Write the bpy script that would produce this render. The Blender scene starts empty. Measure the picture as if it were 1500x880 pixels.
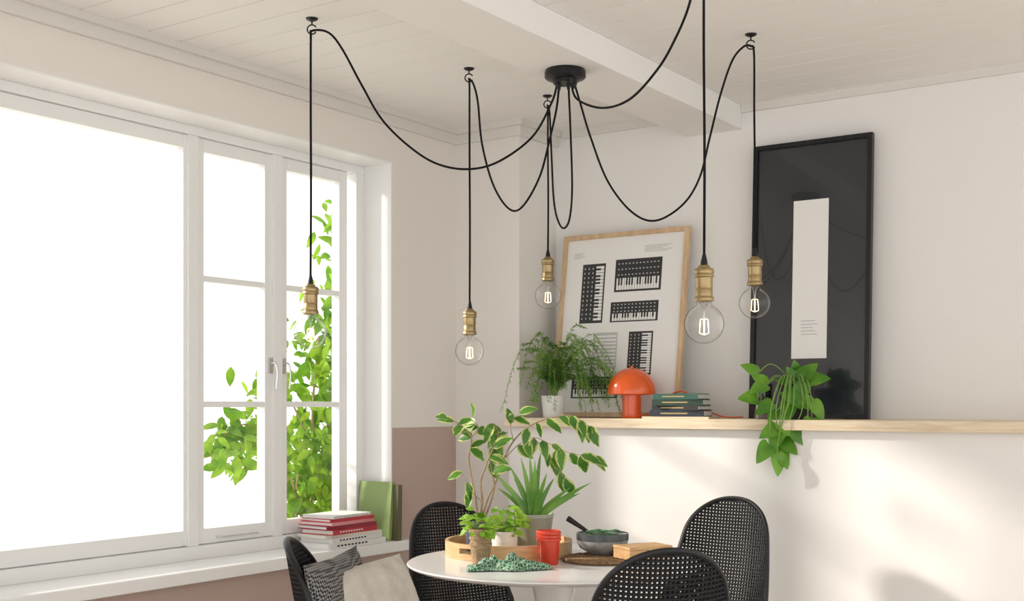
import bpy, math, random
from mathutils import Vector, Matrix
random.seed(7)
TH=math.radians(34.5); CR,SR=math.cos(TH),math.sin(TH)
E=1.2; CEIL=2.32; SHELF=1.148; SILL=0.685; TABLE=0.75
XW=-2.98; YB=4.2; YP=3.93; XP=-2.666; YH=3.85
def W(r,d,z=0.0):
    "survey grid (turned 34.5 deg to the walls) -> world"
    return Vector((r*CR-d*SR, r*SR+d*CR, z))
# ---------------------------------------------------------------- materials
def mat(name,col,rough=0.5,metal=0.0,var=0.0,vscale=8.0,bump=0.0,bscale=60.0,coat=0.0,spec=0.5,emit=None,es=0,stretch=None):
    m=bpy.data.materials.new(name); m.use_nodes=True
    nt=m.node_tree; b=nt.nodes['Principled BSDF']
    b.inputs['Base Color'].default_value=(*col,1); b.inputs['Roughness'].default_value=rough
    b.inputs['Metallic'].default_value=metal; b.inputs['Coat Weight'].default_value=coat
    b.inputs['Specular IOR Level'].default_value=spec
    if emit: b.inputs['Emission Color'].default_value=(*emit,1); b.inputs['Emission Strength'].default_value=es
    tc=nt.nodes.new('ShaderNodeTexCoord'); mp=nt.nodes.new('ShaderNodeMapping')
    nt.links.new(tc.outputs['Object'],mp.inputs['Vector'])
    if stretch: mp.inputs['Scale'].default_value=stretch
    if var>0:
        n=nt.nodes.new('ShaderNodeTexNoise'); n.inputs['Scale'].default_value=vscale; n.inputs['Detail'].default_value=5
        nt.links.new(mp.outputs[0],n.inputs['Vector'])
        cr=nt.nodes.new('ShaderNodeValToRGB'); cr.color_ramp.elements[0].position=.3; cr.color_ramp.elements[1].position=.7
        cr.color_ramp.elements[0].color=(*[max(0,c*(1-var)) for c in col],1)
        cr.color_ramp.elements[1].color=(*[min(1,c*(1+var)) for c in col],1)
        nt.links.new(n.outputs['Fac'],cr.inputs[0]); nt.links.new(cr.outputs[0],b.inputs['Base Color'])
    if bump>0:
        n=nt.nodes.new('ShaderNodeTexNoise'); n.inputs['Scale'].default_value=bscale; n.inputs['Detail'].default_value=3
        nt.links.new(mp.outputs[0],n.inputs['Vector'])
        bp=nt.nodes.new('ShaderNodeBump'); bp.inputs['Strength'].default_value=bump; bp.inputs['Distance'].default_value=.01
        nt.links.new(n.outputs['Fac'],bp.inputs['Height']); nt.links.new(bp.outputs[0],b.inputs['Normal'])
    return m
def leafmat(name,c1,c2,edge=None,trans=.4,rough=.4):
    m=bpy.data.materials.new(name); m.use_nodes=True; nt=m.node_tree; b=nt.nodes['Principled BSDF']
    b.inputs['Roughness'].default_value=rough
    tc=nt.nodes.new('ShaderNodeTexCoord'); n=nt.nodes.new('ShaderNodeTexNoise'); n.inputs['Scale'].default_value=9
    nt.links.new(tc.outputs['Object'],n.inputs['Vector'])
    cr=nt.nodes.new('ShaderNodeValToRGB'); cr.color_ramp.elements[0].position=.38; cr.color_ramp.elements[1].position=.62
    cr.color_ramp.elements[0].color=(*c1,1); cr.color_ramp.elements[1].color=(*c2,1)
    nt.links.new(n.outputs['Fac'],cr.inputs[0]); col=cr.outputs[0]
    if edge:
        sx=nt.nodes.new('ShaderNodeSeparateXYZ'); nt.links.new(tc.outputs['UV'],sx.inputs[0])
        n2=nt.nodes.new('ShaderNodeTexNoise'); n2.inputs['Scale'].default_value=45; nt.links.new(tc.outputs['Object'],n2.inputs['Vector'])
        ad=nt.nodes.new('ShaderNodeMath'); ad.operation='MULTIPLY_ADD'; ad.inputs[1].default_value=1.1
        nt.links.new(n2.outputs['Fac'],ad.inputs[0]); nt.links.new(sx.outputs[0],ad.inputs[2])
        mr=nt.nodes.new('ShaderNodeMapRange'); mr.inputs['From Min'].default_value=1.22; mr.inputs['From Max'].default_value=1.34
        nt.links.new(ad.outputs[0],mr.inputs['Value'])
        mx=nt.nodes.new('ShaderNodeMix'); mx.data_type='RGBA'; nt.links.new(mr.outputs[0],mx.inputs[0])
        nt.links.new(col,mx.inputs[6]); mx.inputs[7].default_value=(*edge,1); col=mx.outputs[2]
    nt.links.new(col,b.inputs['Base Color'])
    t=nt.nodes.new('ShaderNodeBsdfTranslucent'); nt.links.new(col,t.inputs['Color'])
    ms=nt.nodes.new('ShaderNodeMixShader'); ms.inputs[0].default_value=trans
    nt.links.new(b.outputs[0],ms.inputs[1]); nt.links.new(t.outputs[0],ms.inputs[2])
    nt.links.new(ms.outputs[0],nt.nodes['Material Output'].inputs['Surface'])
    return m
def clearglass(name,f0=.04,tint=(1,1,1),power=.5,rim=None,fmax=.6):
    m=bpy.data.materials.new(name); m.use_nodes=True; nt=m.node_tree
    nt.nodes.remove(nt.nodes['Principled BSDF'])
    tr=nt.nodes.new('ShaderNodeBsdfTransparent'); tr.inputs[0].default_value=(*tint,1)
    gl=nt.nodes.new('ShaderNodeBsdfGlossy'); gl.inputs['Roughness'].default_value=.02
    lw=nt.nodes.new('ShaderNodeLayerWeight'); lw.inputs['Blend'].default_value=power
    if rim:
        cr=nt.nodes.new('ShaderNodeValToRGB'); cr.color_ramp.elements[0].position=.68; cr.color_ramp.elements[1].position=.96
        cr.color_ramp.elements[0].color=(*tint,1); cr.color_ramp.elements[1].color=(*rim,1)
        lw2=nt.nodes.new('ShaderNodeLayerWeight'); lw2.inputs['Blend'].default_value=.5
        nt.links.new(lw2.outputs['Facing'],cr.inputs[0]); nt.links.new(cr.outputs[0],tr.inputs[0])
    mr=nt.nodes.new('ShaderNodeMapRange'); mr.inputs['To Min'].default_value=f0; mr.inputs['To Max'].default_value=fmax
    nt.links.new(lw.outputs['Fresnel'],mr.inputs['Value'])
    ms=nt.nodes.new('ShaderNodeMixShader'); nt.links.new(mr.outputs[0],ms.inputs[0])
    nt.links.new(tr.outputs[0],ms.inputs[1]); nt.links.new(gl.outputs[0],ms.inputs[2])
    nt.links.new(ms.outputs[0],nt.nodes['Material Output'].inputs['Surface'])
    return m
def wallpaint(name,low,up,h):
    m=mat(name,up,.85,bump=.05,bscale=120); nt=m.node_tree; b=nt.nodes['Principled BSDF']
    g=nt.nodes.new('ShaderNodeNewGeometry'); s=nt.nodes.new('ShaderNodeSeparateXYZ'); nt.links.new(g.outputs['Position'],s.inputs[0])
    c=nt.nodes.new('ShaderNodeMath'); c.operation='GREATER_THAN'; c.inputs[1].default_value=h; nt.links.new(s.outputs[2],c.inputs[0])
    mx=nt.nodes.new('ShaderNodeMix'); mx.data_type='RGBA'; nt.links.new(c.outputs[0],mx.inputs[0])
    mx.inputs[6].default_value=(*low,1); mx.inputs[7].default_value=(*up,1); nt.links.new(mx.outputs[2],b.inputs['Base Color'])
    return m
def woodmat(name,c1,c2,stretch,rough=.55,scale=6):
    m=mat(name,c1,rough); nt=m.node_tree; b=nt.nodes['Principled BSDF']
    tc=nt.nodes.new('ShaderNodeTexCoord'); mp=nt.nodes.new('ShaderNodeMapping'); mp.inputs['Scale'].default_value=stretch
    n=nt.nodes.new('ShaderNodeTexNoise'); n.inputs['Scale'].default_value=scale; n.inputs['Detail'].default_value=7; n.inputs['Distortion'].default_value=.6
    cr=nt.nodes.new('ShaderNodeValToRGB'); cr.color_ramp.elements[0].position=.35; cr.color_ramp.elements[1].position=.65
    cr.color_ramp.elements[0].color=(*c1,1); cr.color_ramp.elements[1].color=(*c2,1)
    nt.links.new(tc.outputs['Object'],mp.inputs[0]); nt.links.new(mp.outputs[0],n.inputs['Vector'])
    nt.links.new(n.outputs['Fac'],cr.inputs[0]); nt.links.new(cr.outputs[0],b.inputs['Base Color'])
    return m
M={}
M['win_wall']=wallpaint('window_wall_paint',(.52,.39,.345),(.82,.78,.73),1.11)
M['wall']=mat('warm_white_paint',(.83,.80,.76),.85,bump=.04,bscale=140)
M['wall2']=mat('white_paint',(.86,.845,.825),.85,bump=.04,bscale=140)
M['ceil']=mat('ceiling_paint',(.88,.865,.84),.8)
M['beam']=mat('beam_paint',(.88,.865,.84),.8,bump=.05,bscale=40)
M['trim']=mat('trim_paint',(.76,.735,.70),.6)
M['white']=mat('white_gloss_paint',(.88,.88,.87),.35)
M['floor']=woodmat('floor_wood',(.60,.50,.40),(.70,.60,.49),(1,8,1))
M['pine']=woodmat('pine_board',(.70,.56,.38),(.84,.72,.54),(1.2,14,14),.5)
M['oak']=woodmat('oak_frame',(.56,.38,.22),(.70,.50,.31),(6,6,2),.45)
M['tray']=woodmat('tray_wood',(.54,.33,.15),(.68,.44,.23),(3,3,14),.45)
M['boxw']=woodmat('box_wood',(.46,.27,.11),(.58,.36,.17),(3,12,12),.5)
M['black']=mat('black_metal',(.012,.012,.014),.4,.3)
M['cable']=mat('black_fabric_cable',(.010,.0095,.0095),.8,bump=.4,bscale=900,spec=.2)
M['brass']=mat('antique_brass',(.40,.30,.155),.36,1.0,var=.05,vscale=20)
M['bulb']=clearglass('bulb_glass',.03,(.995,.995,.99),.15,rim=(.34,.34,.33),fmax=.30)
M['fil']=mat('filament',(1,.8,.5),.5,emit=(1,.70,.32),es=5.0)
M['stem']=clearglass('bulb_stem_glass',.15,(.96,.96,.95),.3)
M['pane']=clearglass('window_pane_glass',.02,(1,1,1),.1,fmax=.3)
M['rattan']=mat('black_woven_resin',(.010,.010,.012),.42,bump=.3,bscale=400,spec=.35)
M['orange']=mat('orange_enamel',(.80,.11,.01),.18,coat=.5)
M['tabletop']=mat('white_lacquer',(.78,.775,.77),.25,coat=.3)
M['paper']=mat('paper',(.86,.85,.83),.7)
M['ink']=mat('print_ink',(.03,.03,.032),.6)
M['grey']=mat('print_grey',(.55,.55,.54),.6)
M['darkmat']=mat('dark_print',(.018,.021,.026),.22,coat=.6)
# ---------------------------------------------------------------- mesh builder
class MB:
    def __init__(s): s.v=[];s.f=[];s.m=[];s.uv=[]
    def add(s,vs,fs,mi=0,uvs=None):
        o=len(s.v); s.v+= [tuple(v) for v in vs]; s.uv+= (uvs if uvs else [(0,0)]*len(vs))
        for f in fs: s.f.append(tuple(o+i for i in f)); s.m.append(mi)
    def box(s,x0,x1,y0,y1,z0,z1,mi=0,M4=None):
        vs=[Vector((x,y,z)) for z in (z0,z1) for y in (y0,y1) for x in (x0,x1)]
        if M4 is not None: vs=[M4@v for v in vs]
        s.add(vs,[(0,2,3,1),(4,5,7,6),(0,1,5,4),(2,6,7,3),(0,4,6,2),(1,3,7,5)],mi)
    def lathe(s,prof,c=(0,0,0),seg=32,mi=0,ang=None,M4=None):
        c=Vector(c); vs=[]; fs=[]; n=len(prof)
        for i in range(seg):
            a=2*math.pi*i/seg
            for r,z in prof: vs.append(c+Vector((r*math.cos(a),r*math.sin(a),z)))
        if M4 is not None: vs=[M4@v for v in vs]
        for i in range(seg):
            j=(i+1)%seg
            for k in range(n-1): fs.append((i*n+k,j*n+k,j*n+k+1,i*n+k+1))
        if prof[0][0]>1e-5: fs.append(tuple(i*n for i in reversed(range(seg))))
        if prof[-1][0]>1e-5: fs.append(tuple(i*n+n-1 for i in range(seg)))
        s.add(vs,fs,mi)
    def tube(s,pts,rad,seg=8,mi=0,closed=False):
        pts=[Vector(p) for p in pts]; n=len(pts); vs=[];fs=[]
        t=(pts[1]-pts[0]).normalized(); u=t.orthogonal().normalized()
        for i,p in enumerate(pts):
            if closed: t2=(pts[(i+1)%n]-pts[i-1])
            else: t2=(pts[min(i+1,n-1)]-pts[max(i-1,0)])
            if t2.length<1e-9: t2=t
            t2=t2.normalized(); u=(u-t2*u.dot(t2))
            if u.length<1e-6: u=t2.orthogonal()
            u.normalize(); w=t2.cross(u); t=t2
            r=rad[i] if isinstance(rad,(list,tuple)) else rad
            for k in range(seg):
                a=2*math.pi*k/seg; vs.append(p+u*(r*math.cos(a))+w*(r*math.sin(a)))
        for i in range(n if closed else n-1):
            j=(i+1)%n
            for k in range(seg):
                l=(k+1)%seg; fs.append((i*seg+k,i*seg+l,j*seg+l,j*seg+k))
        if not closed: fs+= [tuple(reversed(range(seg))),tuple((n-1)*seg+k for k in range(seg))]
        s.add(vs,fs,mi)
    def leaf(s,base,dirv,up,L,Wd,droop=.2,fold=.25,n=7,mi=0,heart=False):
        base=Vector(base); d=Vector(dirv).normalized(); up=Vector(up)
        side=d.cross(up)
        if side.length<1e-4: side=d.orthogonal()
        side.normalize(); nn=side.cross(d).normalized()
        vs=[];uv=[];fs=[]
        for i in range(n+1):
            t=i/n
            if heart: w=math.sin(math.pi*min(1,(t*.93+.07))**.62)**.8 if t<1 else 0
            else: w=(math.sin(math.pi*t**.8))**.85 if 0<t<1 else 0
            w=max(w,0)*Wd/2
            p=base+d*(L*t)-nn*(droop*L*t*t)
            back=d*(-.12*L*(1-t)*(w/(Wd/2+1e-9))) if heart else Vector((0,0,0))
            vs+= [p+side*w+nn*(fold*w)+back,p,p-side*w+nn*(fold*w)+back]; uv+= [(1,t),(0,t),(1,t)]
        for i in range(n):
            a=i*3; fs+= [(a,a+1,a+4,a+3),(a+1,a+2,a+5,a+4)]
        s.add(vs,fs,mi,uv)
    def build(s,name,mats,parent=None,smooth=True,loc=(0,0,0),rot=(0,0,0),angle=40,bevel=0):
        me=bpy.data.meshes.new(name); me.from_pydata(s.v,[],s.f)
        for m in mats: me.materials.append(m)
        for p,mi in zip(me.polygons,s.m): p.material_index=mi; p.use_smooth=smooth
        uvl=me.uv_layers.new(name='UVMap')
        for l in me.loops: uvl.data[l.index].uv=s.uv[l.vertex_index]
        me.update()
        if smooth: me.set_sharp_from_angle(angle=math.radians(angle))
        o=bpy.data.objects.new(name,me); bpy.context.scene.collection.objects.link(o)
        o.location=loc; o.rotation_euler=rot
        if parent: o.parent=parent
        if bevel:
            b=o.modifiers.new('bevel','BEVEL'); b.width=bevel; b.segments=2; b.limit_method='ANGLE'
        return o
def empty(name,loc=(0,0,0),rot=(0,0,0)):
    o=bpy.data.objects.new(name,None); o.location=loc; o.rotation_euler=rot; o.empty_display_size=.1
    bpy.context.scene.collection.objects.link(o); return o
def spline(P,n=10):
    P=[Vector(p) for p in P]; out=[]
    Q=[2*P[0]-P[1]]+P+[2*P[-1]-P[-2]]
    for i in range(1,len(Q)-2):
        a,b,c,d=Q[i-1:i+3]
        for k in range(n):
            t=k/n; out.append(.5*((2*b)+(c-a)*t+(2*a-5*b+4*c-d)*t*t+(3*b-a-3*c+d)*t**3))
    out.append(P[-1]); return out
# ---------------------------------------------------------------- room shell
Y0=-1.6; X1=1.6; OY0,OY1,OZ1=1.75,3.525,2.126
b=MB(); b.box(-3.2,X1,Y0,4.4,-.08,0); b.build('floor',[M['floor']],smooth=False)
b=MB(); b.box(-3.3,X1,Y0,4.4,CEIL+.012,CEIL+.1)
y=Y0
while y<4.4:
    b.box(-3.0,X1,y,min(y+.1165,4.4),CEIL,CEIL+.0125); y+=.12
b.build('ceiling',[M['ceil']],smooth=False,bevel=.0015)
b=MB()
b.box(-3.2,XW,OY1,4.4,0,CEIL); b.box(-3.2,XW,Y0,OY0,0,CEIL)
b.box(-3.2,XW,OY0,OY1,0,SILL-.04); b.box(-3.2,XW,OY0,OY1,OZ1,CEIL)
b.build('wall_left',[M['win_wall']],smooth=False)
b=MB(); b.box(XW,X1,YB,4.4,0,CEIL); b.build('wall_back',[M['wall2']],smooth=False)
b=MB(); b.box(XW,XP,YP,YB,0,CEIL); b.build('wall_pilaster',[M['wall']],smooth=False)
b=MB(); b.box(XP+.006,X1,YH,YB,0,SHELF-.035); b.build('wall_ledge',[M['wall2']],smooth=False)
b=MB(); b.box(XP+.002,X1,YH-.03,YB,SHELF-.035,SHELF)
b.build('wall_shelf',[M['pine']],smooth=False,bevel=.002)
b=MB(); b.box(-2.07,-1.84,Y0,YB,CEIL-.09,CEIL); b.build('ceiling_beam',[M['beam']],smooth=False,bevel=.003)
b=MB()
for h0,h1,dp in ((.022,.060,.016),(0,.022,.034)):
    b.box(XW,XW+dp,Y0,YP-dp,CEIL-h1,CEIL-h0); b.box(XW,XP,YP-dp,YP,CEIL-h1,CEIL-h0)
    b.box(XP,XP+dp,YP-dp,YB,CEIL-h1,CEIL-h0)
b.box(XP+.035,-2.071,YB-.014,YB,CEIL-.03,CEIL); b.box(-1.839,X1,YB-.014,YB,CEIL-.03,CEIL)
b.build('trim_1',[M['trim']],smooth=False)
b=MB()
b.box(XW,XW+.014,Y0,YP,0,.1); b.box(XW,XP,YP-.014,YP,0,.1)
b.build('baseboard_left',[M['white']],smooth=False)
b=MB(); b.box(XP+.006,X1,YH-.014,YH,0,.1); b.build('baseboard_back',[M['white']],smooth=False)
# window
b=MB(); t=.006
b.box(-3.2,XW+.001,OY1-t,OY1,SILL,OZ1); b.box(-3.2,XW+.001,OY0,OY0+t,SILL,OZ1); b.box(-3.2,XW+.001,OY0+t,OY1-t,OZ1-t,OZ1)
b.build('trim_2',[M['white']],smooth=False)
b=MB(); b.box(-3.2,-2.915,OY0-.05,OY1+.055,SILL-.04,SILL); b.build('windowsill',[M['white']],smooth=False,bevel=.004)
win=empty('window_1')
fr=MB(); GT,GB=2.045,.783
ZA,ZB=SILL+.045,OZ1-t-.03
fr.box(-3.2,-3.115,OY1-t-.045,OY1-t,ZA,ZB); fr.box(-3.2,-3.115,OY0+t,OY0+t+.045,ZA,ZB)
fr.box(-3.2,-3.115,OY0+t,OY1-t,ZB,OZ1-t); fr.box(-3.2,-3.115,OY0+t,OY1-t,SILL,ZA)
gl=MB(); hd=MB()
def sash(g0,g1,rails,stile):
    x0,x1=-3.17,-3.13; s0,s1=g0-stile,g1+stile
    fr.box(x0,x1,s0,g0,GB-.05,GT+.044); fr.box(x0,x1,g1,s1,GB-.05,GT+.044)
    fr.box(x0,x1,g0,g1,GT,GT+.044); fr.box(x0,x1,g0,g1,GB-.05,GB)
    for z in rails: fr.box(x0+.005,x1-.004,g0,g1,z-.010,z+.010)
    gl.box(-3.152,-3.149,g0,g1,GB,GT)
for n in range(2):
    g0,g1=3.118-.385*n,3.395-.385*n; x1=-3.13
    sash(g0,g1,(1.2,1.622),.044)
    fr.box(-3.2,-3.121,g0-.074,g0-.030,ZA,ZB)
    hy=(g0-.022) if n%2==0 else (g1+.022)
    hd.box(x1,x1+.008,hy-.009,hy+.009,1.31,1.365)
    hd.tube(spline([(x1+.006,hy,1.345),(x1+.03,hy,1.345),(x1+.034,hy+.006,1.31),(x1+.028,hy+.006,1.255)],5),.004,8)
    hd.tube([(x1+.004,g0+.05,GB-.03),(x1+.02,g0+.06,GB-.032),(x1+.02,g1-.05,GB-.032)],.004,6)
sash(1.83,2.645,(),.02)
fr.build('frame',[M['white']],win,smooth=False,bevel=.0015); gl.build('glass',[M['pane']],win,smooth=False)
hd.build('handles',[mat('steel_handle',(.75,.75,.75),.3,.9)],win)
# ---------------------------------------------------------------- pendant lamp
lamp=empty('spider_pendant_lamp'); cab=MB(); hk=MB(); br=MB(); bg=MB(); fl=MB(); blk=MB()
can=W(.1643,3.707,CEIL-.09)
blk.lathe([(0,-.042),(.036,-.042),(.038,-.040),(.038,-.03),(.060,-.026),(.0635,-.022),(.0635,-.006),(.061,0),(0,0)],can,48)
H={1:(-.581,3.489),2:(-.1434,4.007),3:(.455,2.883),4:(.1289,4.361),5:(.723,3.637)}
BZ={1:1.408,2:1.378,3:1.393,4:1.594,5:1.506}
BP={1:(-.585,3.489),2:(-.1414,4.007),3:(.461,2.883),4:(.1305,4.361),5:(.735,3.637)}
S={}
S[1]=[(-2.443,2.561,2.287),(-2.426,2.582,2.284),(-2.401,2.613,2.242),(-2.363,2.659,2.137),(-2.325,2.706,2.040),(-2.273,2.770,1.965),(-2.220,2.834,1.919),(-2.160,2.907,1.908),(-2.100,2.982,1.936),(-2.031,3.066,2.019),(-1.992,3.114,2.128),(-1.981,3.127,2.184)]
c2=lambda i,L:[W(.1643+(H[i][0]-.1643)*s,3.707+(H[i][1]-3.707)*s,z) for s,z in L]
S[2]=[(-2.382,3.220,2.276),(-2.366,3.217,2.262),(-2.346,3.214,2.199),(-2.327,3.211,2.060),(-2.276,3.202,1.919),(-2.206,3.190,1.832)]+c2(2,[(.428,1.83),(.254,1.914),(.153,2.025),(.086,2.116),(.06,2.185)])
S[3]=c2(3,[(.052,2.18),(.11,2.118),(.32,2.049),(.538,2.029),(.7335,2.067),(.846,2.118),(.9235,2.174),(.969,2.245),(.99,2.284),(1.0,2.287)])
S[4]=[W(*p) for p in [(.175,3.72,2.185),(.1847,3.78,2.042),(.1935,3.87,1.886),(.1872,3.97,1.802),(.1665,4.07,1.801),(.1469,4.17,1.892),(.1407,4.27,2.078),(.136,4.34,2.25),(.131,4.36,2.283)]]
S[5]=c2(5,[(.052,2.185),(.082,2.128),(.138,2.023),(.2314,1.886),(.361,1.79),(.49,1.761),(.637,1.808),(.728,1.89),(.783,2.013),(.8376,2.137),(.899,2.239),(.957,2.281),(.99,2.285)])
for i in H:
    h=W(*H[i],CEIL); bp=W(*BP[i],BZ[i]); top=bp+Vector((0,0,.165))
    down=(bp-h)
    q=h+Vector((0,0,-.06))+Vector((down.x,down.y,0))*.8
    if i in(1,2): path=[q,h+Vector((0,0,-.036))]+[Vector(p) for p in S[i]][1:]
    else:
        pr=[Vector(p) for p in S[i]][::-1]; path=[q,h+Vector((0,0,-.036))]+pr[1:]
    end=path[-1]
    path=[top,top+(q-top)*.35+Vector((.0015,0,0)),top+(q-top)*.7]+path
    cab.tube(spline(path,8),.0034,8)
    blk.tube([end+Vector((0,0,-.012)),end+Vector((0,0,.006)),Vector((end.x,end.y,can.z-.036))],[.0045,.007,.0075],10)
    hk.lathe([(0,-.008),(.010,-.007),(.017,-.003),(.018,0),(0,0)],h,20)
    ring=[]
    for k in range(15):
        a=math.radians(-60+k*300/14+90); ring.append(h+W(.0135*math.cos(a),0)+Vector((0,0,-.032+.0135*math.sin(a))))
    hk.tube([h,h+Vector((0,0,-.018))],.0022,6); hk.tube(ring,.0022,6)
    br.lathe([(0,.143),(.006,.143),(.013,.139),(.0155,.134),(.0215,.132),(.0235,.129),(.0235,.121),(.0225,.119),(.0235,.117),(.0235,.112),(.0205,.110),(.0205,.086),(.0195,.084),(.0205,.082),(.0205,.066),(.0225,.064),(.0235,.060),(.0235,.055),(.018,.053),(0,.053)],bp,36)
    blk.lathe([(0,.166),(.0045,.166),(.0055,.160),(.0075,.152),(.009,.142),(0,.142)],bp,16)
    R=.0475; prof=[]
    for k in range(22):
        a=math.pi*k/21*.86; prof.append((R*math.sin(a),-R*math.cos(a)))
    prof+= [(.0175,.047),(.0165,.056)]
    bg.lathe(prof,bp,40)
    fl.lathe([(0,-.002),(.003,0),(.0035,.02),(.006,.04),(.013,.052),(0,.052)],bp,12,1)
    for k in range(4):
        a=k*math.pi/2+.5; c=Vector((math.cos(a),math.sin(a),0))
        fl.tube([bp+c*.004+Vector((0,0,.012)),bp+c*.009+Vector((0,0,.010)),bp+c*.011+Vector((0,0,-.022)),bp+c*.002+Vector((0,0,-.026))],.001,5)
cab.build('cables',[M['cable']],lamp); hk.build('ceiling_hooks',[M['black']],lamp); br.build('lamp_holders',[M['brass']],lamp)
bg.build('bulbs',[M['bulb']],lamp,angle=180); fl.build('filaments',[M['fil'],M['stem']],lamp); blk.build('ceiling_canopy',[M['black']],lamp)
# ---------------------------------------------------------------- table
def dirz(r,d):
    v=W(r,d); return math.atan2(-v.x,v.y)
TC=W(.120,3.443)
b=MB(); b.lathe([(0,.722),(.30,.724),(.395,.735),(.415,.742),(.42,.747),(.417,.75),(0,.75)],(0,0,0),96,0)
b.lathe([(0,0),(.22,0),(.222,.006),(.19,.014),(.12,.03),(.06,.07),(.036,.14),(.03,.28),(.032,.45),(.042,.58),(.062,.68),(.095,.724),(0,.724)],(0,0,0),56,0)
b.build('dining_table',[M['tabletop']],loc=TC)
# ---------------------------------------------------------------- chairs
HW=.195
def chair(r,d,fr_,fd,zs=1.0):
    n=math.hypot(fr_,fd); fr_/=n; fd/=n
    e=empty('dining_chair',W(r+.29*fr_,d+.29*fd),(0,0,dirz(fr_,fd))); e.scale=(1,1,zs)
    prof=spline([(0,.25,.425),(0,.20,.448),(0,.08,.447),(0,-.06,.437),(0,-.14,.452),(0,-.195,.51),(0,-.232,.61),(0,-.262,.74),(0,-.29,.895)],14)
    cum=[0]
    for i in range(1,len(prof)): cum.append(cum[-1]+(prof[i]-prof[i-1]).length)
    Lt=cum[-1]
    def at(s):
        s=max(0,min(Lt,s))
        for i in range(1,len(cum)):
            if s<=cum[i]:
                t=(s-cum[i-1])/(cum[i]-cum[i-1]); p=prof[i-1].lerp(prof[i],t); tg=(prof[i]-prof[i-1]).normalized(); return p,Vector((0,-tg.z,tg.y))*-1
        return prof[-1],Vector((0,1,0))
    def hw(s):
        h=Lt-s
        if h<.36: wt=HW*((.66+.34*(h/.36)**.9)*(1-(1-min(1,h/.13))**2.3)**.46)
        else: wt=HW
        wf=HW*(1-(1-min(1,s/.16))**2.6)**.4 if s<.16 else HW
        return min(wt,wf)
    def surf(x,s):
        p,nn=at(s)
        nn=Vector((0,abs(nn.y),abs(nn.z)))
        k=.25+.75*min(1,max(0,(s-.1)/.25)); q=(abs(x)/HW)
        return p+Vector((x*(1-.06*q*q),0,0))+nn*(.075*k*q**2.2)
    pit=.0105; XX=HW+.008; nx=int(2*XX/pit); ns=int(Lt/pit); grid={}
    g=MB(); vs=[];fs=[]
    def vid(i,j):
        if (i,j) not in grid:
            grid[(i,j)]=len(vs); s=j*Lt/ns; x=-XX+i*2*XX/nx
            w=max(hw(s),.001); x=max(-w,min(w,x)); v=surf(x,s); vs.append(v)
        return grid[(i,j)]
    for i in range(nx):
        for j in range(ns):
            xc=-XX+(i+.5)*2*XX/nx; sc=(j+.5)*Lt/ns
            if abs(xc)<hw(sc): fs.append((vid(i,j),vid(i+1,j),vid(i+1,j+1),vid(i,j+1)))
    g.add(vs,fs); o=g.build('woven_shell',[M['rattan']],e,angle=180)
    wm=o.modifiers.new('weave','WIREFRAME'); wm.thickness=.0104; wm.use_even_offset=False; wm.use_boundary=True
    rim=[]; N=120
    for k in range(N+1): s=Lt*(1-math.cos(math.pi*k/N))/2; rim.append(surf(hw(s),s))
    rim2=[Vector((-p.x,p.y,p.z)) for p in rim[::-1]][1:-1]
    t=MB(); t.tube(rim+rim2,.0075,8,closed=True)
    for sx in (-1,1):
        t.tube(spline([(sx*.14,.17,.425),(sx*.15,.0,.418),(sx*.14,-.13,.43)],6),.008,8)
        t.tube([(sx*.14,.15,.422),(sx*.20,.215,.0)],[.011,.008],10)
        t.tube([(sx*.14,-.11,.424),(sx*.20,-.225,.0)],[.011,.008],10)
    t.tube([(-.145,.12,.42),(.145,.12,.42)],.008,8); t.tube([(-.145,-.10,.422),(.145,-.10,.422)],.008,8)
    t.build('frame_and_legs',[M['black']],e); return e
chair(.332,2.5,-.21,.98); chair(.722,3.90,-.62,-.78); chair(-.235,4.08,.5,-.867,.965)
cL=chair(-.505,2.7,.985,.06)
def cushion(name,c,facing,size,th,tilt,m):
    g=MB(); N=24; vs=[];fs=[]
    for sd in (1,-1):
        for i in range(N+1):
            for j in range(N+1):
                u=-1+2*i/N; v=-1+2*j/N
                k=(max(0,1-abs(u)**2.4)*max(0,1-abs(v)**2.4))**.5
                pin=1-.07*(1-abs(u*v))*(abs(u)**4+abs(v)**4)*.6
                wr=.004*math.sin(9*u+4*v)*k
                vs.append((u*size/2*pin,sd*(th/2*k)+wr,v*size/2*pin))
    n=(N+1)**2
    for i in range(N):
        for j in range(N):
            a=i*(N+1)+j; q=(a,a+N+1,a+N+2,a+1); fs.append(q); fs.append(tuple(n+x for x in reversed(q)))
    g.add(vs,fs); return g.build(name,[m],loc=c,rot=(tilt,0,dirz(*facing)),angle=180)
mc=mat('cream_linen',(.60,.555,.49),.9,var=.12,vscale=25,bump=.5,bscale=300)
mp_=mat('patterned_weave',(.2,.2,.2),.9,bump=.5,bscale=250); nt=mp_.node_tree
ck=nt.nodes.new('ShaderNodeTexChecker'); ck.inputs['Scale'].default_value=170; ck.inputs['Color1'].default_value=(.015,.015,.017,1); ck.inputs['Color2'].default_value=(.26,.25,.24,1)
tc=nt.nodes.new('ShaderNodeTexCoord'); mpn=nt.nodes.new('ShaderNodeMapping'); mpn.inputs['Rotation'].default_value=(.2,.785,.1)
nt.links.new(tc.outputs['Object'],mpn.inputs[0]); nt.links.new(mpn.outputs[0],ck.inputs[0]); nt.links.new(ck.outputs[0],nt.nodes['Principled BSDF'].inputs['Base Color'])
cushion('patterned_cushion',W(-.375,2.74,.67),(.93,-.16),.38,.08,.20,mp_)
cushion('cream_cushion',W(-.305,2.80,.65),(.84,-.42),.38,.12,.36,mc)
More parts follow.
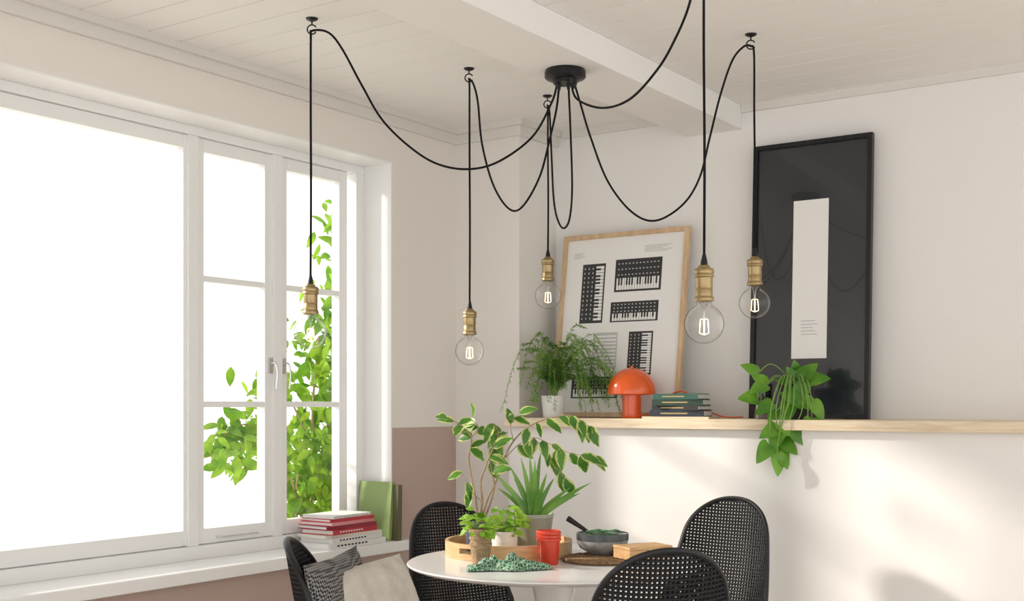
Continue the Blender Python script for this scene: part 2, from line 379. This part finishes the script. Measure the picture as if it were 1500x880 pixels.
# ---------------------------------------------------------------- posters
def keyboard(g,x0,x1,z0,z1,vert=False,keysfrac=.42,y=-.0125):
    g.box(x0,x1,y,y+.001,z0,z1,2)
    if not vert:
        kz=z0+(z1-z0)*keysfrac; m=(x1-x0)*.04; n=16; w=(x1-x0-2*m)/n
        for i in range(n): g.box(x0+m+i*w+w*.08,x0+m+(i+1)*w-w*.08,y-.0008,y,z0+(z1-z0)*.06,kz,1)
        for i in range(n-1):
            if i%7 in(2,6): continue
            g.box(x0+m+(i+.7)*w,x0+m+(i+1.3)*w,y-.0014,y-.0008,z0+(z1-z0)*.2,kz,2)
        for i in range(12):
            for j in range(3):
                cx=x0+m+(i+.5)*(x1-x0-2*m)/12; cz=kz+(z1-kz)*(j+.6)/3.4
                g.box(cx-w*.25,cx+w*.25,y-.0008,y,cz-.002,cz+.002,3)
    else:
        kx=x0+(x1-x0)*(1-keysfrac); m=(z1-z0)*.04; n=16; w=(z1-z0-2*m)/n
        for i in range(n): g.box(kx,x1-(x1-x0)*.06,y-.0008,y,z0+m+i*w+w*.08,z0+m+(i+1)*w-w*.08,1)
        for i in range(n-1):
            if i%7 in(2,6): continue
            g.box(kx,x1-(x1-x0)*.2,y-.0014,y-.0008,z0+m+(i+.7)*w,z0+m+(i+1.3)*w,2)
        for i in range(12):
            for j in range(3):
                cz=z0+m+(i+.5)*(z1-z0-2*m)/12; cx=x0+(kx-x0)*(j+.6)/3.4
                g.box(cx-.002,cx+.002,y-.0008,y,cz-w*.25,cz+w*.25,3)
def frame(g,w,h,t,dp,mi=0):
    g.box(0,t,-dp,0,0,h,mi); g.box(w-t,w,-dp,0,0,h,mi); g.box(t,w-t,-dp,0,0,t,mi); g.box(t,w-t,-dp,0,h-t,h,mi)
g=MB(); frame(g,.56,.735,.018,.022); g.box(.018,.542,-.012,-.004,.018,.717,1)
keyboard(g,.095,.20,.375,.615,True,.40); keyboard(g,.245,.45,.495,.625); keyboard(g,.235,.445,.375,.455)
keyboard(g,.325,.43,.165,.335,True,.45); keyboard(g,.08,.29,.075,.16)
g.box(.165,.275,-.0125,-.0115,.19,.335,3)
for i in range(9): g.box(.17,.27,-.0135,-.0125,.2+i*.0145,.207+i*.0145,1)
for i in range(5): g.box(.37,.37+.12-.02*(i%3),-.0125,-.0115,.672-i*.006,.6745-i*.006,3)
for i in range(4): g.box(.05,.05+.05-.01*(i%2),-.0125,-.0115,.66-i*.006,.6625-i*.006,3)
g.build('framed_keyboard_poster',[M['oak'],M['paper'],M['ink'],M['grey']],smooth=False,loc=(-2.59,4.065,SHELF),rot=(-.135,0,0))
g=MB(); frame(g,.44,1.0,.016,.025); g.box(.016,.424,-.014,-.004,.016,.985,1)
g.box(.155,.285,-.0155,-.014,.215,.785,2)
for i in range(5): g.box(.19,.25-.008*(i%3),-.0162,-.0155,.30+i*.012,.303+i*.012,3)
g.build('dark_framed_print',[M['black'],M['darkmat'],M['paper'],M['grey']],smooth=False,loc=(-1.775,4.135,SHELF),rot=(-.045,0,0))
# ---------------------------------------------------------------- shelf objects
RZ=TH
g=MB()
pr=[(0,.085),(.02,.085),(.0885,.088),(.092,.091)]
for k in range(14):
    a=math.pi/2*(k+1)/14; pr.append((.092*math.cos(a) if k<13 else 0,.094+.095*math.sin(a)))
g.lathe(pr,(0,0,0),56); g.lathe([(0,0),(.037,0),(.038,.003),(.036,.02),(.036,.088),(0,.088)],(0,0,0),40)
g.lathe([(0,.188),(.006,.188),(.006,.194),(0,.196)],(0,0,0),12)
ml=empty('mushroom_table_lamp',(-2.175,3.955,SHELF)); g.build('shade_and_base',[M['orange']],ml)
c=MB(); c.tube(spline([(.03,-.02,.008),(.06,.03,.02),(.10,.08,.075),(.17,.085,.10),(.25,.08,.04),(.36,.02,.008),(.42,.06,.006)],8),.0028,8)
c.build('orange_cord',[mat('orange_cord',(.75,.14,.04),.6)],ml)
def bookm(g,w,l,t,z,ci,rot=0,off=(0,0),hard=True):
    Mx=Matrix.Translation((off[0],off[1],z))@Matrix.Rotation(rot,4,'Z')
    c=.0025
    g.box(-w/2+.003,w/2-.003,-l/2+c,l/2-.004,c,t-c,0,Mx); g.box(-w/2,w/2,-l/2,l/2,0,c,ci,Mx); g.box(-w/2,w/2,-l/2,l/2,t-c,t,ci,Mx); g.box(-w/2,w/2,-l/2,-l/2+c,c,t-c,ci,Mx)
cov=lambda n,c:mat(n,c,.55,bump=.1,bscale=200)
gold=mat('gold_lettering',(.6,.45,.2),.4,.6)
bl=[M['paper'],cov('cover_green',(.03,.11,.085)),cov('cover_black',(.02,.022,.025)),cov('cover_dark_green',(.035,.075,.05)),cov('cover_brown',(.10,.05,.035)),cov('cover_navy',(.03,.04,.06)),gold]
g=MB(); z=0; g.box(-.125,.125,-.07,.07,0,.008,7)
z=.0085
for w,l,t,ci,ro in((.20,.12,.022,5,.05),(.18,.115,.017,2,-.10),(.185,.12,.021,3,.10),(.17,.115,.020,1,-.04)):
    bookm(g,w,l,t,z,ci,ro,(.0,0)); Mx=Matrix.Translation((0,0,z))@Matrix.Rotation(ro,4,'Z')
    g.box(-w*.3,w*.2,-l/2-.0006,-l/2,t*.4,t*.6,6,Mx); z+=t+.0005
g.build('shelf_book_stack',bl+[M['pine']],smooth=False,loc=(-1.955,3.925,SHELF),rot=(0,0,.12))
# fern
fe=empty('potted_fern',(-2.50,3.92,SHELF),(0,0,RZ))
g=MB(); g.lathe([(0,0),(.036,0),(.040,.004),(.047,.08),(.047,.085),(.044,.085),(.042,.07),(0,.068)],(0,0,0),40)
g.build('pot',[mat('white_ceramic',(.85,.85,.84),.3,coat=.3)],fe); g=MB()
for i in range(74):
    a=random.uniform(0,2*math.pi); R=random.uniform(.08,.25); hh=random.uniform(.04,.26)
    tx,ty=R*math.cos(a)+.035,R*math.sin(a)*.42-.03
    if ty>.06: ty=.06
    endz=.10+hh*(1 if random.random()<.6 else .1)
    if random.random()<.35: endz=random.uniform(.01,.08)
    if tx>.12: endz=random.uniform(-.0,.17)
    if endz<.05: ty-=.05
    p=spline([(0,0,.07),(tx*.25,ty*.25,.12+hh*.45),(tx*.65,ty*.65,max(.12+hh*.75,endz)),(tx,ty,max(endz,.012))],7)
    g.tube(p,.0009,4,1)
    for k in range(4,len(p)):
        for sd in (-1,1):
            for rep in range(4):
                tg=(p[k]-p[k-1]).normalized(); up=Vector((random.uniform(-.6,.6),random.uniform(-.6,.6),1))
                side=tg.cross(up).normalized()*sd
                q=p[k-1].lerp(p[k],random.random())
                g.leaf(q,side+tg*random.uniform(.2,1.0)+Vector((0,0,random.uniform(-.3,.3))),up,random.uniform(.010,.022),.0036,.2,.1,2)
g.build('fronds',[leafmat('fern_green',(.09,.25,.03),(.33,.54,.11),None,.35,.6),mat('fern_stem',(.18,.30,.07),.6)],fe)
# trailing pothos with pots
po=empty('trailing_pothos',(-1.535,3.96,SHELF),(0,0,RZ)); 
g=MB(); g.lathe([(0,0),(.045,0),(.048,.004),(.06,.115),(.06,.12),(.056,.12),(.054,.10),(0,.10)],(0,0,0),40); g.build('pot',[mat('black_ceramic',(.02,.02,.022),.35)],po)
g=MB()
LP=[(-.175,-.06,.075,-1,.1),(-.165,-.03,.175,-.8,.6),(-.13,-.03,.135,-.6,.6),(-.10,-.10,.0,-.3,-1),(-.07,-.12,-.02,.3,-1),(-.10,-.12,-.07,-.4,-1),(-.05,-.10,.03,-.2,-1),(-.02,-.03,.15,-.3,.7),(.03,-.04,.165,.5,.7),(.0,-.08,.09,-.1,-.6),(-.14,-.13,-.11,-.5,-.8),(-.09,-.13,-.15,.1,-1),(-.05,-.12,-.09,.6,-.8),(.01,-.12,-.13,.1,-1),(-.075,-.12,-.12,.4,-1),(-.03,-.10,.07,.5,-.6),(-.14,-.05,.11,-.8,-.4),(.06,-.06,.14,.9,.2),(.05,-.11,.03,.5,-1),(.02,-.12,-.03,-.2,-1),(-.13,-.09,.04,-.9,-.6),(.0,.0,.17,-.2,.9),(.05,.01,.17,.4,.8),(-.05,-.06,.13,-.7,.2),(-.01,-.13,-.06,.6,-.8),(.03,-.10,.05,.7,-.5),(-.12,-.12,-.04,-.9,-.5)]
for x,y,zz,dx,dz in LP:
    L=random.uniform(.066,.092); d=Vector((dx,random.uniform(-.7,-.1),dz*.8)).normalized(); c=Vector((x,y,zz)); bs=c-d*L*.5
    g.leaf(bs,d,Vector((random.uniform(-.4,.4),-1,.5)),L,L*.74,.22,.18,8,0,True)
    r0=Vector((random.uniform(-.03,.03),random.uniform(-.03,.02),.11))
    mid=Vector((bs.x*.6,min(bs.y,-.07) if bs.z<.05 else bs.y*.7,max(bs.z+.03,.135)))
    if bs.z<.05: P=[r0,Vector((x*.4,-.05,.15)),Vector((x*.8,-.128,.05)),bs]
    else: P=[r0,mid,bs]
    g.tube(spline(P,6),.0017,5,1)
g.build('leaves',[leafmat('pothos_green',(.07,.24,.015),(.20,.44,.04),None,.3,.3),mat('pothos_stem',(.2,.35,.08),.5)],po)
g=MB(); g.lathe([(0,0),(.028,0),(.030,.003),(.034,.125),(.032,.125),(.028,.006),(0,.006)],(0,0,0),36)
g.build('smoked_glass_vase',[clearglass('smoked_glass',.1,(.45,.46,.47),.5)],loc=(-1.655,3.955,SHELF))
# ---------------------------------------------------------------- window-sill books
cols=[M['paper'],cov('cover_white',(.80,.79,.77)),cov('cover_red',(.55,.04,.05)),cov('cover_pink',(.75,.30,.32)),cov('cover_cream',(.76,.70,.60)),cov('cover_grey',(.42,.42,.44)),cov('cover_dark_red',(.30,.02,.04)),M['ink']]
g=MB(); z=0
for w,l,t,ci,ro,ox,oy in((.31,.16,.020,1,0,.01,0),(.28,.155,.018,1,.03,.01,0),(.29,.15,.010,4,-.04,0,0),(.25,.15,.018,2,.05,0,0),(.25,.15,.014,6,-.06,-.01,0),(.235,.15,.012,3,.04,-.01,0),(.23,.15,.012,2,-.02,-.01,0),(.22,.145,.010,1,.08,-.015,0)):
    bookm(g,w,l,t,z,ci,ro,(ox,oy)); Mx=Matrix.Translation((ox,oy,z))@Matrix.Rotation(ro,4,'Z')
    if t>.015:
        for k in range(9): g.box(-w*.35+k*w*.06,-w*.35+k*w*.06+w*.035,-l/2-.0006,-l/2,t*.35,t*.65,7 if ci in(1,4) else 1,Mx)
    z+=t+.0004
for k in range(16):
    a=-.10+k*.0125; g.tube([(a-.012,-.076+.0,z-.012),(a-.012,-.082,z-.006),(a-.012,-.076,z+.001)],.0012,5,5)
g.build('windowsill_book_stack',cols,smooth=False,loc=(-3.018,3.275,SILL),rot=(0,0,math.radians(90)))
g=MB()
def upbook(g,x0,x1,y0,t,h,ci,lean):
    Mx=Matrix.Translation((0,y0,0))@Matrix.Rotation(lean,4,'X'); c=.0025
    g.box(x0,x1,0,c,0,h,ci,Mx); g.box(x0,x1,t-c,t,0,h,ci,Mx); g.box(x1-c,x1,c,t-c,0,h,ci,Mx); g.box(x0+.004,x1-c,c,t-c,.004,h-.004,0,Mx)
upbook(g,-3.105,-2.945,-.052,.016,.222,1,-.09); upbook(g,-3.09,-2.92,-.030,.024,.21,2,-.02)
g.build('upright_books',[M['paper'],cov('cover_lime_green',(.27,.37,.13)),cov('cover_olive',(.12,.11,.05))],smooth=False,loc=(0,OY1-.008,SILL))
# ---------------------------------------------------------------- things on the table
TZ=TABLE+.0005
g=MB(); R=.19
g.lathe([(0,0),(R,0),(R,.046),(R-.009,.046),(R-.009,.008),(0,.008)],(0,0,0),72)
tr=g.build('round_wooden_tray',[M['tray'],mat('handle_slot',(.12,.07,.04),.7)],loc=W(-.01,3.60,TZ),rot=(0,0,RZ))
cut=MB(); cut.box(-.035,.035,-.25,-.15,.018,.034); co=cut.build('cutter',[M['tray']],smooth=False,loc=W(-.01,3.60,TZ),rot=(0,0,RZ+math.radians(-38)))
bm_=tr.modifiers.new('slot','BOOLEAN'); bm_.object=co; bm_.operation='DIFFERENCE'
bpy.context.view_layer.update(); dg=bpy.context.evaluated_depsgraph_get(); ne=bpy.data.meshes.new_from_object(tr.evaluated_get(dg)); tr.modifiers.clear(); tr.data=ne; bpy.data.objects.remove(co)
BT=TZ+.0085
fi=empty('variegated_ficus_plant',W(-.10,3.63,BT),(0,0,RZ)); S1=3.6/1760
def loc2(px,py,y=0): return Vector(((px-701)*S1,y,(806-py)*S1))
g=MB(); g.lathe([(0,0),(.034,0),(.037,.004),(.042,.078),(.042,.084),(.039,.084),(.037,.072),(0,.07)],(0,0,0),36,0); g.lathe([(0,.0715),(.037,.0715),(0,.076)],(0,0,0),16,1)
g.build('pot',[mat('slate_blue_ceramic',(.10,.12,.17),.4),mat('soil',(.04,.025,.015),.95)],fi)
g=MB(); brs=[[(700,772,0),(697,735,.0),(690,700,.01),(686,670,.01),(690,640,0),(675,622,-.01),(655,610,-.02)],
[(701,772,0),(706,735,0),(704,705,0),(712,680,-.02),(722,655,-.02),(730,635,-.01),(722,618,0)],
[(702,772,0),(712,735,.01),(728,700,.02),(738,672,.02),(752,645,.0),(772,625,-.02),(800,612,-.03),(835,607,-.03),(862,622,-.04)],
[(703,772,.01),(716,742,0),(724,712,0),(720,690,0),(716,660,.01),(722,640,.02)],
[(738,672,.02),(758,652,.03),(782,640,.03),(808,650,.01),(835,662,0),(868,668,0)],
[(782,640,.03),(800,660,.02),(815,680,0),(826,700,-.01)],[(690,640,0),(700,625,.02),(690,612,.02)],
[(752,645,0),(748,620,.02),(760,604,.02)],[(706,735,0),(690,718,-.01),(676,690,-.01)]]
for k,bb in enumerate(brs):
    P=spline([loc2(*p) for p in bb],6); n=len(P); r0=.0038 if bb[0][1]>760 else .0018
    g.tube(P,[r0*(1-.75*i/n) for i in range(n)],6,1)
    for i in range(int(n*.58) if bb[0][1]>760 else 4,n):
        if i%3==0 or i==n-1:
            p=P[i]; tg=(P[i]-P[i-1]).normalized()
            for rep in range(1 if random.random()<.65 else 2):
                d=tg*random.uniform(.2,.8)+Vector((random.uniform(-.7,.7),random.uniform(-.6,.3),random.uniform(-1.1,.0)))
                L=random.uniform(.048,.070)
                g.leaf(p,d,Vector((random.uniform(-.7,.7),-1.1,.8)),L,L*.54,.28,.2,8,0)
g.build('stems_and_leaves',[leafmat('ficus_variegated',(.04,.15,.02),(.12,.30,.04),(.60,.66,.22),.3,.35),mat('ficus_bark',(.36,.25,.16),.8,var=.2,vscale=60)],fi)
al=empty('aloe_plant',W(.065,3.625,BT),(0,0,RZ))
g=MB(); g.lathe([(0,0),(.043,0),(.046,.004),(.059,.10),(.061,.102),(.061,.112),(.057,.112),(.055,.095),(0,.092)],(0,0,0),44,0)
g.build('pot',[mat('sage_ceramic',(.36,.37,.30),.6,var=.06,vscale=30)],al); g=MB()
for px,py in((720,690),(735,708),(745,680),(762,668),(768,690),(783,672),(792,662),(800,690),(812,700),(835,712),(865,704),(850,722),(752,700),(728,715),(775,665)):
    tx=(px-781)*S1; tz=(806-py)*S1; y=random.uniform(-.06,.04)
    P=spline([(tx*.06,y*.1,.09),(tx*.35,y*.5,.09+(tz-.09)*.42),(tx*.72,y*.9,.09+(tz-.09)*.78),(tx,y,tz)],6); n=len(P)
    vs=[];fs=[]
    for i,p in enumerate(P):
        tg=(P[min(i+1,n-1)]-P[max(0,i-1)]).normalized(); sd=tg.cross(Vector((.15,-1,.1))).normalized(); up=sd.cross(tg)
        w=.0098*(1-(i/(n-1))**1.6)+.0004
        for a,bq in((-1,.25),(-.5,-.25),(.0,-.45),(.5,-.25),(1,.25),(0,.05)): vs.append(p+sd*(a*w)+up*(bq*w))
    for i in range(n-1):
        for k in range(6): l=(k+1)%6; fs.append((i*6+k,i*6+l,i*6+6+l,i*6+6+k))
    g.add(vs,fs,0)
g.build('blades',[leafmat('aloe_green',(.13,.33,.05),(.26,.48,.10),None,.15,.4)],al)
def herb(name,loc,pot,hh,spread,cnt,lm,potm,ph):
    e=empty(name,loc,(0,0,RZ)); g=MB(); g.lathe(pot,(0,0,0),36); g.build('pot',[potm],e); g=MB()
    for i in range(cnt):
        a=random.uniform(0,6.28); rr=spread*math.sqrt(random.random()); z=ph+random.uniform(.0,1)*hh*(1-.5*(rr/spread)**2)
        c=Vector((rr*math.cos(a),rr*math.sin(a)*.8,z)); d=Vector((math.cos(a),math.sin(a),random.uniform(-.5,.5)))
        L=random.uniform(.022,.036); g.leaf(c,d,Vector((0,-.6,1)),L,L*.75,.3,.2,5)
        if i%3==0: g.tube([(rr*.3*math.cos(a),rr*.3*math.sin(a),ph-.02),c],.001,4)
    g.build('leaves',[lm],e)
lime=leafmat('lime_leaves',(.20,.42,.03),(.42,.62,.08),None,.35,.45)
herb('potted_mint',W(-.022,3.525,BT),[(0,0),(.032,0),(.035,.003),(.040,.066),(.040,.070),(.037,.070),(.035,.055),(0,.054)],.085,.055,85,lime,mat('white_pot',(.82,.82,.80),.35),.068)
pe=[(0,0),(.022,0),(.0225,.002),(.030,.045),(.032,.047),(.032,.052),(.0295,.053)]
pe2=pe+[(.030,.060),(.033,.062),(.033,.067),(.0305,.068),(.031,.076),(.034,.078),(.034,.084),(.031,.086),(.028,.07),(0,.07)]
herb('peat_pot_seedling',W(-.0875,3.365,TZ),[(r,z*1.18) for r,z in pe2],.07,.046,45,lime,mat('peat_fibre',(.36,.24,.14),.95,var=.2,vscale=80,bump=.5,bscale=200),.095)
g=MB(); rp=[(0,0),(.026,0),(.027,.002),(.0325,.06)]
for k in range(3): z0=.06+k*.0085; rp+= [(.033,z0),(.0355,z0+.001),(.0355,z0+.006),(.0335,z0+.0075)]
rp+= [(.0325,.086),(.026,.02),(0,.02)]
g.lathe([(r,z*1.1) for r,z in rp],(0,0,0),40); g.build('red_plastic_pots',[mat('red_plastic',(.60,.045,.015),.35,coat=.2)],loc=W(.103,3.385,TZ))
g=MB()
for k in range(10): 
    R=.012+k*.0105; g.tube([(R*math.cos(a*math.pi/30),R*math.sin(a*math.pi/30),.0066+.001*math.sin(a*2.1+k)) for a in range(60)],.0054,6,closed=True)
g.build('woven_placemat',[mat('seagrass',(.26,.16,.08),.9,var=.45,vscale=120,bump=.5,bscale=300)],loc=W(.255,3.455,TZ))
MZ=TZ+.0135
bo=empty('stoneware_bowl',W(.265,3.52,MZ),(0,0,RZ))
g=MB(); g.lathe([(0,0),(.04,0),(.044,.004),(.066,.016),(.075,.034),(.076,.058),(.074,.059),(.071,.056),(.069,.034),(.06,.02),(0,.014)],(0,0,0),56,0); g.lathe([(.0755,.040),(.0768,.041),(.0768,.059),(.0745,.0602),(.0715,.059),(.0715,.05)],(0,0,0),56,1)
g.build('bowl',[mat('grey_stoneware',(.33,.34,.34),.45,var=.2,vscale=60),mat('dark_glaze',(.07,.08,.09),.3)],bo)
g=MB()
for k in range(26): a=random.uniform(0,6.28); rr=random.uniform(0,.05); g.leaf((rr*math.cos(a),rr*math.sin(a),.05+random.uniform(0,.018)),(math.cos(a*3),math.sin(a*3),.3),(0,0,1),.035,.016,.3,.3,4)
g.build('green_leaves',[leafmat('dark_herb',(.05,.2,.07),(.12,.35,.14),None,.2)],bo)
g=MB(); g.tube([(-.02,.0,.045),(-.055,.02,.07),(-.10,.04,.098)],[.004,.006,.009],8); g.build('spoon_handle',[M['black']],bo)
g=MB(); g.box(-.07,.07,-.045,.045,0,.026); g.box(-.071,.071,-.046,.046,.0275,.036); g.box(-.068,.068,-.043,.043,.025,.029)
g.box(-.01,.01,-.047,-.045,.014,.032,1)
g.build('wooden_box',[M['boxw'],M['brass']],smooth=False,loc=W(.372,3.42,MZ),rot=(0,0,RZ+.45),bevel=.0015)
g=MB(); N=44; vs=[];fs=[]
for i in range(N+1):
    for j in range(N+1):
        u=-1+2*i/N; v=-1+2*j/N; rr=math.hypot(u,v); ang=math.atan2(v,u)
        k=max(0,1-(max(abs(u),abs(v)))**2); ed=1-.18*math.sin(ang*3+.7)**2-.1*math.sin(ang*5)
        x=u*.118*ed; y=v*.055*ed
        z=.002+k*(.020+.016*math.sin(7*u+3*v)*math.cos(5*v-2*u)+.009*math.sin(13*u-6*v+1))
        vs.append((x,y,max(.001,z)))
for i in range(N):
    for j in range(N): a=i*(N+1)+j; fs.append((a,a+N+1,a+N+2,a+1))
g.add(vs,fs); mcl=mat('green_patterned_cloth',(.1,.3,.22),.9,bump=.3,bscale=200); nt=mcl.node_tree
vo=nt.nodes.new('ShaderNodeTexVoronoi'); vo.inputs['Scale'].default_value=110; vo.feature='DISTANCE_TO_EDGE'
tc=nt.nodes.new('ShaderNodeTexCoord'); cr=nt.nodes.new('ShaderNodeValToRGB'); cr.color_ramp.elements[0].position=.05; cr.color_ramp.elements[1].position=.14
cr.color_ramp.elements[0].color=(.42,.54,.42,1); cr.color_ramp.elements[1].color=(.03,.15,.07,1)
nt.links.new(tc.outputs['Object'],vo.inputs['Vector']); nt.links.new(vo.outputs['Distance'],cr.inputs[0]); nt.links.new(cr.outputs[0],nt.nodes['Principled BSDF'].inputs['Base Color'])
o=g.build('crumpled_tea_towel',[mcl],loc=W(-.015,3.28,TZ),rot=(0,0,RZ+.1),angle=180); s_=o.modifiers.new('thick','SOLIDIFY'); s_.thickness=.0015; s_.offset=1
# ---------------------------------------------------------------- outdoor vine
vn=empty('garden_climber'); g=MB()
def vstem(P,r,dens,sp):
    P=spline(P,10); n=len(P); g.tube(P,[r*(1-.6*i/n) for i in range(n)],6,1)
    for i in range(n):
        for rep in range(dens):
            p=P[i]+Vector((random.gauss(0,sp),random.gauss(0,sp),random.gauss(0,sp*.8)))
            if p.x>-3.36: p.x=-3.36
            d=Vector((random.uniform(-.4,.8),random.uniform(-1,1),random.uniform(-1.1,.3)))
            L=random.uniform(.05,.10); g.leaf(p,d,Vector((random.uniform(.2,1),random.uniform(-.6,.2),random.uniform(.1,1))),L,L*.45,.25,.15,5,0)
vstem([(-3.75,4.02,0),(-3.72,3.97,.6),(-3.7,4.02,1.0),(-3.68,3.99,1.4),(-3.7,4.03,1.75),(-3.7,4.01,2.1)],.012,8,.07)
vstem([(-3.8,3.85,0),(-3.75,3.85,.6),(-3.72,3.88,.9),(-3.7,3.84,1.15),(-3.7,3.88,1.5)],.009,8,.085)
vstem([(-3.85,3.98,0),(-3.8,4.04,.6),(-3.75,3.94,.9),(-3.7,3.98,1.3),(-3.7,3.92,1.6)],.010,7,.085)
vstem([(-3.7,3.78,.5),(-3.7,3.74,.8),(-3.68,3.78,1.05)],.006,5,.06)
vstem([(-3.75,3.9,.55),(-3.7,3.75,.80),(-3.66,3.6,1.0),(-3.62,3.45,1.08),(-3.6,3.30,1.0)],.006,3,.065)
vstem([(-3.75,3.95,.9),(-3.7,3.72,1.2),(-3.66,3.55,1.32),(-3.62,3.46,1.28)],.005,2,.05)
vstem([(-3.62,3.45,1.08),(-3.6,3.35,1.12),(-3.6,3.25,1.08),(-3.6,3.18,.98)],.004,3,.05)
g.build('stems_and_leaves',[leafmat('climber_green',(.10,.25,.01),(.29,.47,.03),None,.5,.5),mat('climber_bark',(.36,.26,.16),.8)],vn)
b=MB(); b.box(-8,-3.2,-4,9,-.5,-.02); b.build('garden_ground',[mat('pale_gravel',(.75,.73,.68),.9,var=.1,vscale=20)],smooth=False)
# ---------------------------------------------------------------- light
w=bpy.data.worlds.new('World'); bpy.context.scene.world=w; w.use_nodes=True
bgn=w.node_tree.nodes['Background']; bgn.inputs[0].default_value=(1.0,.995,.985,1); bgn.inputs[1].default_value=1.62
sd=bpy.data.lights.new('sun','SUN'); sd.energy=5.2; sd.angle=math.radians(4); sd.color=(1,.93,.83)
so=bpy.data.objects.new('sun',sd); bpy.context.scene.collection.objects.link(so)
e=math.radians(24); dv=Vector((.9*math.cos(e),.436*math.cos(e),-math.sin(e))); so.rotation_euler=dv.to_track_quat('-Z','Y').to_euler(); so.location=(-6,0,5)
# ---------------------------------------------------------------- camera
cd=bpy.data.cameras.new('camera'); cam=bpy.data.objects.new('camera',cd); bpy.context.scene.collection.objects.link(cam)
cam.location=(0,0,E); cam.rotation_euler=(math.radians(90),0,TH); cd.sensor_width=36; cd.lens=1760/1500*36; cd.shift_y=152/1500; cd.clip_start=.05
bpy.context.scene.camera=cam
sc=bpy.context.scene; sc.view_settings.view_transform='Standard'; sc.view_settings.look='None'; sc.view_settings.exposure=0
